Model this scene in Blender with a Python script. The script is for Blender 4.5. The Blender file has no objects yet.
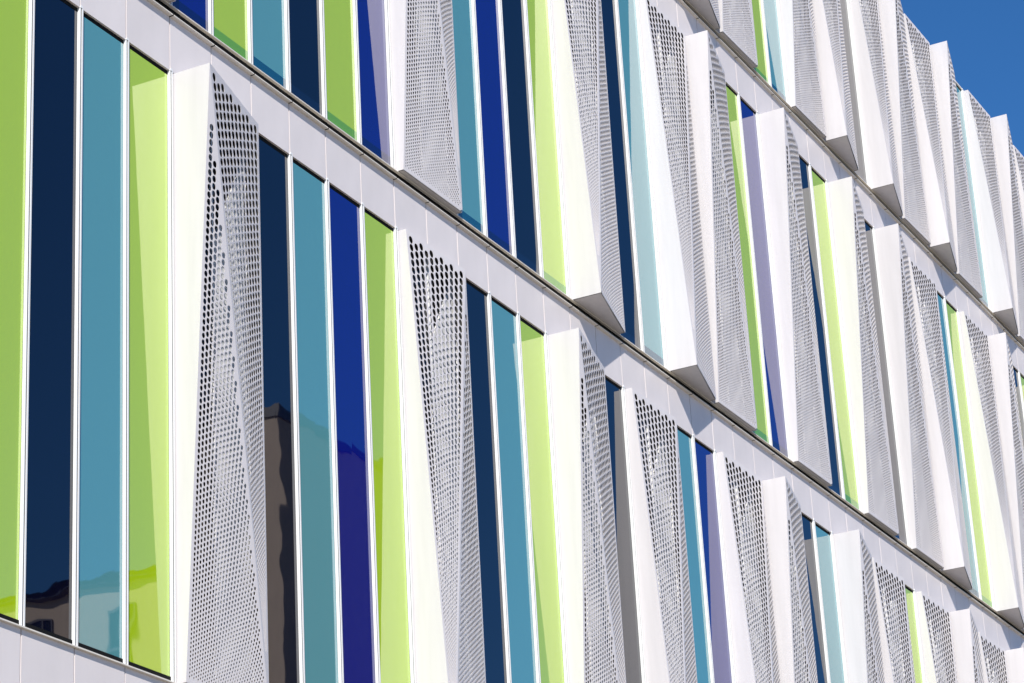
import bpy, math, random
from mathutils import Vector, Matrix

random.seed(7)
U = 0.45                      # one facade module in metres
G = 12.4                      # first window sill above the ground, in modules
C = bpy.context.scene.collection

# ------------------------------------------------------------------ materials
def mat(name):
    m = bpy.data.materials.new(name)
    m.use_nodes = True
    nt = m.node_tree
    return m, nt, nt.nodes['Principled BSDF']

def paint(name, col, rough, var=0.05, scale=(3, 3, .5), spec=.5, rnd=0., inner=None):
    m, nt, b = mat(name)
    tc = nt.nodes.new('ShaderNodeTexCoord')
    mp = nt.nodes.new('ShaderNodeMapping'); mp.inputs['Scale'].default_value = scale
    nz = nt.nodes.new('ShaderNodeTexNoise'); nz.inputs['Scale'].default_value = 4; nz.inputs['Detail'].default_value = 6
    cr = nt.nodes.new('ShaderNodeMapRange')
    cr.inputs['From Min'].default_value = .3; cr.inputs['From Max'].default_value = .7
    cr.inputs['To Min'].default_value = 1 - var; cr.inputs['To Max'].default_value = 1
    mx = nt.nodes.new('ShaderNodeMix'); mx.data_type = 'RGBA'; mx.blend_type = 'MULTIPLY'
    mx.inputs['Factor'].default_value = 1
    mx.inputs['A'].default_value = (*col, 1)
    nt.links.new(tc.outputs['Object'], mp.inputs['Vector'])
    nt.links.new(mp.outputs['Vector'], nz.inputs['Vector'])
    nt.links.new(nz.outputs['Fac'], cr.inputs['Value'])
    nt.links.new(cr.outputs['Result'], mx.inputs['B'])
    out = mx.outputs['Result']
    if rnd:                                                      # small tone shift from panel to panel
        oi = nt.nodes.new('ShaderNodeObjectInfo'); rr = nt.nodes.new('ShaderNodeMapRange')
        rr.inputs['To Min'].default_value = 1 - rnd; rr.inputs['To Max'].default_value = 1 + rnd
        m2 = nt.nodes.new('ShaderNodeMix'); m2.data_type = 'RGBA'; m2.blend_type = 'MULTIPLY'; m2.inputs['Factor'].default_value = 1
        nt.links.new(oi.outputs['Random'], rr.inputs['Value']); nt.links.new(out, m2.inputs['A']); nt.links.new(rr.outputs['Result'], m2.inputs['B'])
        out = m2.outputs['Result']
    if inner:                                                    # reverse side of a sheet coloured dark to deepen the shade behind it
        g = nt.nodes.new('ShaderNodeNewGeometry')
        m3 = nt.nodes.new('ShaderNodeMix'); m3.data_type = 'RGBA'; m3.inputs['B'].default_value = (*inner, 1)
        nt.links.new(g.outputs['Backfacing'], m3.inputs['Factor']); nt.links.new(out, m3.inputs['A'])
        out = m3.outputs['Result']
    nt.links.new(out, b.inputs['Base Color'])
    b.inputs['Roughness'].default_value = rough
    b.inputs['Specular IOR Level'].default_value = spec
    return m

def glass(name, col, ior=2.2):
    m, nt, b = mat(name)
    b.inputs['Base Color'].default_value = (*col, 1)
    b.inputs['Roughness'].default_value = .012
    b.inputs['IOR'].default_value = ior
    g = nt.nodes.new('ShaderNodeNewGeometry')
    mp = nt.nodes.new('ShaderNodeMapping'); mp.inputs['Scale'].default_value = (2.2, 2.2, 3.2)
    nz = nt.nodes.new('ShaderNodeTexNoise'); nz.inputs['Scale'].default_value = 1; nz.inputs['Detail'].default_value = 1
    bp = nt.nodes.new('ShaderNodeBump'); bp.inputs['Strength'].default_value = 1; bp.inputs['Distance'].default_value = .0008
    nt.links.new(g.outputs['Position'], mp.inputs['Vector'])
    nt.links.new(mp.outputs['Vector'], nz.inputs['Vector'])
    nt.links.new(nz.outputs['Fac'], bp.inputs['Height'])
    nt.links.new(bp.outputs['Normal'], b.inputs['Normal'])
    return m

M = {}
M['white'] = paint('white_powder_coat', (.605, .577, .577), .45, .08, (4, 4, .35), rnd=.025)  # same paint as the perforated sheets, toned down where the sun is strongest
M['back'] = paint('white_infill_panel', (.74, .73, .71), .5, .04)
M['inner'] = paint('shade_dark_inner_face', (.05, .05, .048), .6, .1, spec=.2)  # inner faces coloured dark to deepen the shade inside the fins
M['perf'] = paint('perforated_aluminium', (.77, .71, .69), .45, .03, rnd=.02, inner=(.05, .05, .048))  # fin paint kept lighter for weaker sun; reverse darkened for shade
M['spandrel'] = paint('pale_grey_cladding', (.77, .70, .675), .4, .07, (1.2, 1.2, .6), rnd=.03)
M['mullion'] = paint('white_aluminium_extrusion', (.84, .83, .81), .28, .04)
M['black'] = paint('black_rubber_gasket', (.01, .01, .01), .7, .2, spec=.1)
M['frame'] = paint('grey_sill_metal', (.80, .74, .65), .4, .08)
M['wall'] = paint('grey_wall', (.35, .34, .34), .8, .1)
M['G'] = glass('lime_green_glass', (.42, .605, .006), 2.75)
M['T'] = glass('teal_glass', (.10, .305, .325), 2.7)
M['N'] = glass('navy_glass', (.001, .001, .008), 1.9)
M['B'] = glass('royal_blue_glass', (.001, .003, .17), 2.15)
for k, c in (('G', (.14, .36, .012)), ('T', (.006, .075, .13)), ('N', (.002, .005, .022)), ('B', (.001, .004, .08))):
    M[k + 'f'] = glass('darker_strip_' + {'G': 'green', 'T': 'teal', 'N': 'navy', 'B': 'blue'}[k], c, 2.0 if k in 'NB' else 2.5)  # darker glass tone for the strip along the pane foot
M['tan'] = paint('tan_render', (.42, .33, .26), .8, .1)
M['roof'] = paint('dark_standing_seam_metal', (.06, .055, .06), .4, .1)
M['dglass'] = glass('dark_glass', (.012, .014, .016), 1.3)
M['paving'] = paint('concrete_paving', (.43, .375, .295), .85, .25, (.3, .3, .3))
M['asphalt'] = paint('asphalt', (.05, .05, .05), .9, .3, (.5, .5, .5))

# ------------------------------------------------------------------ mesh helpers
class MB:
    """collects polygons; coordinates in facade modules"""
    def __init__(s): s.v = []; s.f = []; s.mi = []
    def poly(s, pts, mi=0):
        n = len(s.v); s.v += [tuple(p) for p in pts]; s.f.append(tuple(range(n, n + len(pts)))); s.mi.append(mi)
    def box(s, x0, x1, y0, y1, z0, z1, mi=0):
        n = len(s.v)
        s.v += [(x, y, z) for z in (z0, z1) for y in (y0, y1) for x in (x0, x1)]
        for q in ((0, 2, 3, 1), (4, 5, 7, 6), (0, 1, 5, 4), (2, 6, 7, 3), (0, 4, 6, 2), (1, 3, 7, 5)):
            s.f.append(tuple(n + i for i in q)); s.mi.append(mi)
    def prism(s, plan, z0, z1, mi=0):          # plan: counter-clockwise seen from above
        n = len(plan)
        s.poly([(x, y, z1) for x, y in plan], mi); s.poly([(x, y, z0) for x, y in reversed(plan)], mi)
        for i in range(n):
            a, b = plan[i], plan[(i + 1) % n]
            s.poly([(*a, z0), (*b, z0), (*b, z1), (*a, z1)], mi)
    def mesh(s, name, mats, origin=(0, 0, 0)):
        me = bpy.data.meshes.new(name)
        o = origin
        me.from_pydata([((x - o[0]) * U, (y - o[1]) * U, (z - o[2]) * U) for x, y, z in s.v], [], s.f)
        for m in mats: me.materials.append(m)
        if len(mats) > 1: me.polygons.foreach_set('material_index', s.mi)
        me.validate(); me.update()
        return me

def link(name, me, parent=None, loc=(0, 0, 0), label=None):
    o = bpy.data.objects.new(name, me); C.objects.link(o)
    o.location = Vector(loc) * U
    if parent: o.parent = parent
    if label: o['label'] = label
    return o

def bevel(o, w=.006):
    b = o.modifiers.new('Bevel', 'BEVEL'); b.width = w; b.segments = 2; b.limit_method = 'ANGLE'; b.angle_limit = math.radians(40)

# ------------------------------------------------------------------ levels (modules above first sill)
S = [0.0, 9.307, 18.150]
HD = [8.335, 17.144, 24.690]
GY = .03                      # glass plane

building = bpy.data.objects.new('office_building', None); C.objects.link(building)
building.location = (0, 0, 0)
building['label'] = 'office building facade with white folded perforated fins and stripes of green, teal and blue glass'
building['category'] = 'building'
OFF = (0, 0, G)               # children sit at module coordinates + ground offset

# ------------------------------------------------------------------ fins
X0, X1 = .075, 1.94
DEEP, SHL, SHR = .585, .145, .155
def clip(poly, tri):
    out = poly
    for i in range(3):
        a, b = tri[i], tri[(i + 1) % 3]
        nx, nz = -(b[1] - a[1]), b[0] - a[0]
        src, out = out, []
        for j in range(len(src)):
            p, q = src[j], src[(j + 1) % len(src)]
            dp = (p[0] - a[0]) * nx + (p[1] - a[1]) * nz; dq = (q[0] - a[0]) * nx + (q[1] - a[1]) * nz
            if dp >= 0: out.append(p)
            if (dp >= 0) != (dq >= 0):
                t = dp / (dp - dq); out.append((p[0] + t * (q[0] - p[0]), p[1] + t * (q[1] - p[1])))
        if len(out) < 3: return []
    return out

def edge_dist(p, tri):
    d = 1e9
    for i in range(3):
        a, b = tri[i], tri[(i + 1) % 3]
        L = math.hypot(b[0] - a[0], b[1] - a[1])
        d = min(d, (-(b[1] - a[1]) * (p[0] - a[0]) + (b[0] - a[0]) * (p[1] - a[1])) / L)
    return d

NS = 12
def screen(kind, h):
    """folded perforated sheet of a fin h modules tall; kind 'P' peaks at the top, 'Q' at the bottom"""
    mb = MB()
    TL, TR, BL, BR = (X0, h), (X1, h), (X0, 0), (X1, 0)
    dep = {TL: DEEP if kind == 'P' else SHL, BL: SHL if kind == 'P' else DEEP, TR: SHR, BR: SHR}
    th = .0045
    rho = lambda t: .56 + .37 * max(t, 0) ** .5
    m = .05
    for tri, wide_top in (((TL, BR, TR), True), ((TL, BL, BR), False)) if kind == 'P' else (((TL, BL, TR), True), ((TR, BL, BR), False)):
        # orient counter-clockwise in (x, z)
        ar = (tri[1][0] - tri[0][0]) * (tri[2][1] - tri[0][1]) - (tri[2][0] - tri[0][0]) * (tri[1][1] - tri[0][1])
        if ar < 0: tri = (tri[0], tri[2], tri[1])
        (xa, za), (xb, zb), (xc, zc) = tri
        ya, yb, yc = (-dep[t] for t in tri)
        det = (xb - xa) * (zc - za) - (xc - xa) * (zb - za)
        gx = ((yb - ya) * (zc - za) - (yc - ya) * (zb - za)) / det
        gz = ((yc - ya) * (xb - xa) - (yb - ya) * (xc - xa)) / det
        P3 = lambda p, d=0.: (p[0], ya + gx * (p[0] - xa) + gz * (p[1] - za) + d, p[1])
        put = lambda pl: mb.poly([P3(p) for p in pl]) if len(pl) > 2 else None
        dz_of = (lambda t: .038 + .095 * max(t, 0)) if wide_top else (lambda t: .044 + .070 * max(t, 0) ** .65)
        fold_down = kind == 'P'                      # fold runs TL->BR for P, BL->TR for Q
        fx = (lambda z: X0 + (X1 - X0) * (1 - z / h)) if fold_down else (lambda z: X0 + (X1 - X0) * z / h)
        if kind == 'P': xl, xr = (fx, lambda z: X1) if wide_top else (lambda z: X0, fx)
        else: xl, xr = (lambda z: X0, fx) if wide_top else (fx, lambda z: X1)
        if wide_top:
            N = 11
            wd = lambda z: xr(z) - xl(z) - 2 * m
            zmin = h * (2 * m + .07) / (X1 - X0)
            put(clip([(xl(-.1) - 1, -.1), (xr(-.1) + 1, -.1), (xr(zmin) + 1, zmin), (xl(zmin) - 1, zmin)], tri))
            put(clip([(xl(zmin) - .2, zmin), (xl(zmin) + m, zmin), (xl(h) + m, h), (xl(h) - .2, h)], tri))
            put(clip([(xr(zmin) - m, zmin), (xr(zmin) + .2, zmin), (xr(h) + .2, h), (xr(h) - m, h)], tri))
            bx = lambda i, z: xl(z) + m + wd(z) * i / N
            irange = lambda z: range(N)
        else:
            zmin = -.2
            if kind == 'P': bx = lambda i, z: xl(z) + m + .97 * dz_of(z / h) * i
            else: bx = lambda i, z: xr(z) - m - .97 * dz_of(z / h) * (40 - i)
            if kind == 'P':
                put(clip([(X0 - .1, -.1), (X0 + m, -.1), (X0 + m, h + .1), (X0 - .1, h + .1)], tri))
                irange = lambda z: range(0, 40)
            else:
                put(clip([(X1 - m, -.1), (X1 + .1, -.1), (X1 + .1, h + .1), (X1 - m, h + .1)], tri))
                irange = lambda z: range(0, 40)
        z = h - .004
        while z > zmin:
            dz = dz_of(z / h)
            for i in irange(z):
                zt = z if i % 2 else z + dz / 2
                zb_ = zt - dz
                if wide_top: zb_ = max(zb_, zmin); zt = max(zt, zmin)
                if zt - zb_ < 1e-4: continue
                if bx(i, zb_) > X1 + .3 or bx(i + 1, zb_) < X0 - .3: continue
                cell = [(bx(i, zb_), zb_), (bx(i + 1, zb_), zb_), (bx(i + 1, zt), zt), (bx(i, zt), zt)]
                zc_ = (zt + zb_) / 2; cx = (bx(i, zc_) + bx(i + 1, zc_)) / 2; wx = bx(i + 1, zc_) - bx(i, zc_)
                t = zc_ / h
                rz = .5 * rho(t) * dz; rx = .5 * rho(t) * min(wx * 1.0, dz)
                full = zt - zb_ > dz * .98 and edge_dist((cx, zc_), tri) > max(rx * 1.0, .4 * rz) + .035 and zc_ < h - rz - .04 and zc_ > rz + .05 and all(edge_dist(c, tri) > 0 for c in cell)
                if not full:
                    put(clip(cell, tri)); continue
                n = len(mb.v)
                for q in range(4):
                    a, b = cell[q], cell[(q + 1) % 4]
                    for w in range(NS // 4):
                        f = w / (NS // 4); mb.v.append(P3((a[0] + (b[0] - a[0]) * f, a[1] + (b[1] - a[1]) * f)))
                for q in range(NS):
                    a = -3 * math.pi / 4 + 2 * math.pi * q / NS
                    mb.v.append(P3((cx + rx * math.cos(a), zc_ + rz * math.sin(a))))
                for q in range(NS):
                    a = -3 * math.pi / 4 + 2 * math.pi * q / NS
                    mb.v.append(P3((cx + rx * math.cos(a), zc_ + rz * math.sin(a)), th))
                for q in range(NS):
                    q2 = (q + 1) % NS
                    mb.f.append((n + q, n + q2, n + NS + q2, n + NS + q)); mb.mi.append(0)
                    mb.f.append((n + NS + q, n + NS + q2, n + 2 * NS + q2, n + 2 * NS + q)); mb.mi.append(0)
            z -= dz
    return mb

def fin_meshes(kind, h):
    yt, yb = (DEEP, SHL) if kind == 'P' else (SHL, DEEP)
    th = .022
    a = MB()                                         # solid side sheets
    a.poly([(X0, .05, 0), (X0, .05, h), (X0, -yt, h), (X0, -yb, 0)])
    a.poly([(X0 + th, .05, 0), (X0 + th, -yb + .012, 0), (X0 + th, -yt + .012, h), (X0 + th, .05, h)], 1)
    a.poly([(X0, -yb, 0), (X0, -yt, h), (X0 + th, -yt + .012, h), (X0 + th, -yb + .012, 0)])
    a.box(X1 - th, X1, -SHR + .013, .05, .0, h)
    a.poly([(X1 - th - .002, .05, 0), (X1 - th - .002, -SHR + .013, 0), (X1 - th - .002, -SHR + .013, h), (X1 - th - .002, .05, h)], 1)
    side = a.mesh('fin_side', [M['white'], M['inner']])
    c = MB()
    def plan(y): return [(X0 + th, -y + .02), (X1 - th, -SHR + .02), (X1 - th, .05), (X0 + th, .05)]
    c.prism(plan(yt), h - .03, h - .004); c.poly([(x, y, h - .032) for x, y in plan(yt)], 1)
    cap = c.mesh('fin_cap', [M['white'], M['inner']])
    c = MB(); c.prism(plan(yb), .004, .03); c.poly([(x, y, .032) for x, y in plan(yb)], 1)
    sof = c.mesh('fin_soffit', [M['white'], M['inner']])
    b = MB()                                         # white infill panel; sloped top and dark sheet above draw the fin's shadow line
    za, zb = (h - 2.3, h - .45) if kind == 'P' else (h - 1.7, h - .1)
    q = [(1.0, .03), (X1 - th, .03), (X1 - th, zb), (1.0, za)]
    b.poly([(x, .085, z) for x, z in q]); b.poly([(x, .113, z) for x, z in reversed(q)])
    for i in range(4):
        (xa, z1), (xb, z2) = q[i], q[(i + 1) % 4]
        b.poly([(xa, .085, z1), (xa, .113, z1), (xb, .113, z2), (xb, .085, z2)])
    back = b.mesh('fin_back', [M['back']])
    b = MB(); b.box(X0 + th, .97, .03, .05, .03, h - .03); b.box(.97, .999, -.01, .05, .03, h - .03, 1); b.poly([(1.0, .116, .03), (X1 - th, .116, .03), (X1 - th, .116, h - .03), (1.0, .116, h - .03)])  # glass, mullion, and a dark sheet in place of shade above the panel
    hid = b.mesh('fin_glass_and_shade', [M['dglass'], M['mullion']])
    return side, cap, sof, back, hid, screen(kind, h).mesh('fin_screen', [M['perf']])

COLN = {'G': 'lime green', 'T': 'teal', 'N': 'dark navy', 'B': 'bright royal blue'}
ROWS = [
    (-8, 'N T B G T B G N T G P N T B G Q N T G P N Q T B Q P N T P Q G Q P Q P N T Q'),
    (-8, 'G T N B B G N T P B G T N G B P T B N G Q N T Q P G B P N G P N P Q T G Q P N G P Q'),
    (14, 'G N T B N T Q P G T P Q N Q P Q P T Q P Q P N'),
]
pane_cache = {}
def window(r, k, c):
    s, h = S[r], HD[r]
    zs = s + (.045 if r else .078)
    f = MB()                                          # slim black gasket frame
    f.box(.05, .992, GY - .003, GY + .06, h - .055, h + .02)
    f.box(.05, .992, GY - .012, GY + .06, s - .0, zs)
    f.box(.05, .06, GY - .012, GY + .06, zs, h - .06)
    f.box(.987, .995, GY + .002, GY + .06, zs, h - .06)
    w = link('window', f.mesh('window_frame', [M['black']], (0, 0, s)), building, (k, 0, G + s), COLN[c] + ' window strip')
    p = MB()
    j = lambda: random.uniform(-.0012, .0012)
    z0, z1 = s + .03, h - .06
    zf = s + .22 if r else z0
    yy = [GY + j() for _ in range(4)]
    yl = lambda z, a, b: a + (b - a) * (z - z0) / (z1 - z0)
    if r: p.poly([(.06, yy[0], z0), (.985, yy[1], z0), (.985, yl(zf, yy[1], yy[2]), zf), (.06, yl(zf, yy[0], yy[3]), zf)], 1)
    p.poly([(.06, yl(zf, yy[0], yy[3]), zf), (.985, yl(zf, yy[1], yy[2]), zf), (.985, yy[2], z1), (.06, yy[3], z1)], 0)
    p.box(.06, .985, GY + .01, GY + .03, z0, z1)
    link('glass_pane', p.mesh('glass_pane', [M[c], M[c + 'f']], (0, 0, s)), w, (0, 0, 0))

mull = {}
def mullion(r, k):
    if r not in mull:
        s, h = S[r], HD[r]
        m = MB()
        top = h + .02
        fr = GY - .046
        m.box(-.005, .055, GY - .03, .12, s - .005, h)            # web
        m.box(-.005, .011, fr + .004, GY - .03, s - .005, top - .012)
        m.box(.032, .057, fr, GY - .03, s - .005, top - .012); m.box(.0111, .0319, fr + .009, GY - .03, s - .003, top - .014, 1)     # front rib beside a narrow groove
        n = 6                                                    # rounded cap over the top
        pts = [(-.007 + .066 * i / n, top - .012 + .03 * math.sin(math.pi * i / n)) for i in range(n + 1)]
        f_ = [(x, fr - .002, z) for x, z in pts] + [(.059, fr - .002, top - .02), (-.007, fr - .002, top - .02)]
        bk = [(x, fr + .03, z) for x, y, z in f_]
        m.poly(f_[::-1]); m.poly(bk)
        for i in range(len(f_)):
            j = (i + 1) % len(f_); m.poly([f_[i], f_[j], bk[j], bk[i]])
        mull[r] = m.mesh('mullion', [M['mullion'], M['black']], (0, 0, s))
    link('mullion', mull[r], building, (k, 0, G + S[r]))

fins = {}
def fin(r, k, kind):
    if (r, kind) not in fins:
        fins[(r, kind)] = fin_meshes(kind, HD[r] - .02 - S[r])
    side, cap, sof, back, hid, scr = fins[(r, kind)]
    o = link('sunshade_fin', side, building, (k, 0, G + S[r]),
             'white folded fin widest at its top' if kind == 'P' else 'white folded fin widest at its foot')
    link('perforated_screen', scr, o); link('top_cap', cap, o); link('soffit', sof, o); link('back_panel', back, o); link('glass_pane', hid, o)  # this glass_pane also carries the dark sheet standing for shade

for r, (k, seq) in enumerate(ROWS):
    prev = None
    for c in seq.split():
        if c in 'PQ':
            fin(r, k, c)
            if prev not in ('P', 'Q'): mullion(r, k)
            k += 2
        else:
            window(r, k, c); mullion(r, k); k += 1
        prev = c
    if prev not in 'PQ': mullion(r, k)

# spandrel panels between the storeys
def spandrel(z0, z1, k0, k1):
    m = MB(); m.box(.011, .989, -.006, .07, z0, z1)
    me = m.mesh('spandrel_panel', [M['spandrel']], (0, 0, z0))
    for k in range(k0, k1):
        o = link('spandrel_panel', me, building, (k, random.uniform(-.0015, .0015), G + z0))
spandrel(HD[0], S[1] - .167, -7, 42)
spandrel(HD[1], S[2] - .167, 17, 49)
spandrel(-1.1, -.0215, -7, 6)

# projecting sill ledges
def ledge(r, k0, k1, cap):
    s = S[r]
    m = MB()
    m.box(k0, k1, -.05, .0, s - .02, s - .004)
    link('window_sill', m.mesh('window_sill', [M['frame']], (0, 0, s)), building, (0, 0, G + s))
    if cap:
        c = MB()
        for k in range(k0, k1):
            c.box(k + .012, k + .988, -.07, .02, s - .165, s - .150); c.box(k - .0119, k + .0119, -.066, .0, s - .1655, s - .152, 1)
        link('drip_flashing', c.mesh('drip_flashing', [M['frame'], M['black']], (0, 0, s)), building, (0, 0, G + s))
        b = MB(); b.box(k0, k1, .016, .12, s - .149, s - .004)
        link('shadow_gap', b.mesh('shadow_gap', [M['black']], (0, 0, s)), building, (0, 0, G + s))
ledge(0, -8, 46, False); ledge(1, -8, 50, True); ledge(2, 14, 54, True)

# solid building behind the curtain wall
w = MB(); w.box(-40, 90, .13, 40, -G, HD[2] + .03)
link('wall', w.mesh('wall', [M['wall']]), building, OFF)
w = MB(); w.box(14, 90, -.005, .125, HD[2] - .01, HD[2] + .045)
link('roof_coping', w.mesh('roof_coping', [M['frame']]), building, OFF)

# ------------------------------------------------------------------ building across the street (seen mirrored in the glass)
ob = bpy.data.objects.new('tan_building', None); C.objects.link(ob)
ob['label'] = 'tan building with dark pitched metal roof across the street, mirrored low in the navy glass'
ob['category'] = 'building'
BX = 70
def ob_part(name, m, mats): return link(name, m.mesh(name, mats), ob, OFF)
w = MB()
w.box(BX, BX + 14, -46, -40.3, -G, 33.6)
w.box(BX + 14, BX + 40, -80, -40.32, -G, 25.5)
w.box(BX + .02, BX + 9.5, -80, -46, -G, 27.5)
ob_part('wall', w, [M['tan']])
w = MB()
RZ = 29.5
w.poly([(BX - .4, -80, 27.52), (BX - .4, -46, 27.52), (BX + 4, -46, RZ), (BX + 4, -80, RZ)])
w.poly([(BX + 4, -80, RZ), (BX + 4, -46, RZ), (BX + 9.6, -46, 27.52), (BX + 9.6, -80, 27.52)])
w.poly([(BX - .4, -80, 27.51), (BX + 9.6, -80, 27.51), (BX + 9.6, -46, 27.51), (BX - .4, -46, 27.51)])
for i in range(48):
    y = -80 + i * .7
    w.poly([(BX - .4, y, 27.53), (BX - .4, y, 27.6), (BX + 4, y, RZ + .07), (BX + 4, y, RZ)])
ob_part('roof', w, [M['roof']])
w = MB()
for z0 in (10.8, 19.4): w.box(BX - .12, BX - .002, -80, -40.35, z0, z0 + .3)
ob_part('string_course', w, [M['frame']])
w = MB(); w.box(BX - .1, BX + 14.1, -46.1, -40.2, 33.6, 34.0); ob_part('parapet', w, [M['roof']])
for y0 in (-77.4, -73.4, -69.4, -65.4, -61.4, -57.4, -53.4, -49.4):
    for z0 in (4, 12.5, 21):
        m = MB(); m.box(BX - .03, BX + .1, y0, y0 + 1.4, z0, z0 + 5.4)
        for a, b, c, d in ((0, .09, 0, 5.4), (1.31, 1.4, 0, 5.4), (.09, 1.31, 0, .1), (.09, 1.31, 5.3, 5.4), (.66, .74, .1, 5.3), (.09, .66, 3.4, 3.5), (.74, 1.31, 3.4, 3.5)):
            m.box(BX - .1, BX - .031, y0 + a, y0 + b, z0 + c, z0 + d, 1)
        m.box(BX - .2, BX - .001, y0 - .1, y0 + 1.5, z0 - .16, z0 - .02, 1)
        ob_part('window', m, [M['dglass'], M['roof']])
# ------------------------------------------------------------------ ground
m = MB(); m.poly([(-4000, -4000, 0), (4000, -4000, 0), (4000, 4000, 0), (-4000, 4000, 0)])
o = link('ground', m.mesh('ground', [M['paving']])); o['kind'] = 'structure'
m = MB(); m.box(-900, 900, -28, -10, -.3, .01)
o = link('road', m.mesh('road', [M['asphalt']])); o['kind'] = 'structure'

# ------------------------------------------------------------------ camera
f = 2728.48
yaw, pitch, roll = 0.4594008725177951, 0.38693266677724836, -0.0560685959724688
fw = Vector((math.cos(pitch) * math.cos(yaw), math.cos(pitch) * math.sin(yaw), math.sin(pitch)))
r_ = fw.cross(Vector((0, 0, 1))).normalized(); u_ = r_.cross(fw)
cr, sr = math.cos(roll), math.sin(roll)
rr = cr * r_ + sr * u_; uu = -sr * r_ + cr * u_
cd = bpy.data.cameras.new('camera'); cam = bpy.data.objects.new('camera', cd); C.objects.link(cam)
cd.sensor_width = 36; cd.lens = 36 * f / 1024; cd.clip_start = .1; cd.clip_end = 8000
mw = Matrix((rr, uu, -fw)).transposed().to_4x4()
mw.translation = Vector((-24.736548, -18.048597, -8.829768 + G)) * U
cam.matrix_world = mw
bpy.context.scene.camera = cam

# ------------------------------------------------------------------ light
sd = Vector((-1.85, -1.0, 1.62)).normalized()                    # towards the sun
elev = math.asin(sd.z); az = math.atan2(sd.x, sd.y)
ld = bpy.data.lights.new('sun', 'SUN'); ld.energy = 5.0; ld.angle = math.radians(.5); ld.color = (1, .965, .91)
sun = bpy.data.objects.new('sun', ld); C.objects.link(sun)
sun.rotation_euler = sd.to_track_quat('Z', 'Y').to_euler()
wd = bpy.data.worlds.new('World'); bpy.context.scene.world = wd; wd.use_nodes = True
nt = wd.node_tree
sk = nt.nodes.new('ShaderNodeTexSky'); sk.sky_type = 'NISHITA'; sk.sun_disc = False
sk.sun_elevation = elev; sk.sun_rotation = az; sk.air_density = 1.0; sk.dust_density = 0; sk.ozone_density = 6; sk.altitude = 2500
bg = nt.nodes['Background']; bg.inputs['Strength'].default_value = .127
hs = nt.nodes.new('ShaderNodeHueSaturation'); hs.inputs['Saturation'].default_value = 1.17
nt.links.new(sk.outputs['Color'], hs.inputs['Color']); nt.links.new(hs.outputs['Color'], bg.inputs['Color'])

sc = bpy.context.scene
sc.view_settings.view_transform = 'Standard'; sc.view_settings.look = 'None'
sc.view_settings.exposure = 0.2; sc.view_settings.gamma = 1
sc.cycles.max_bounces = 10; sc.cycles.diffuse_bounces = 5; sc.cycles.glossy_bounces = 5
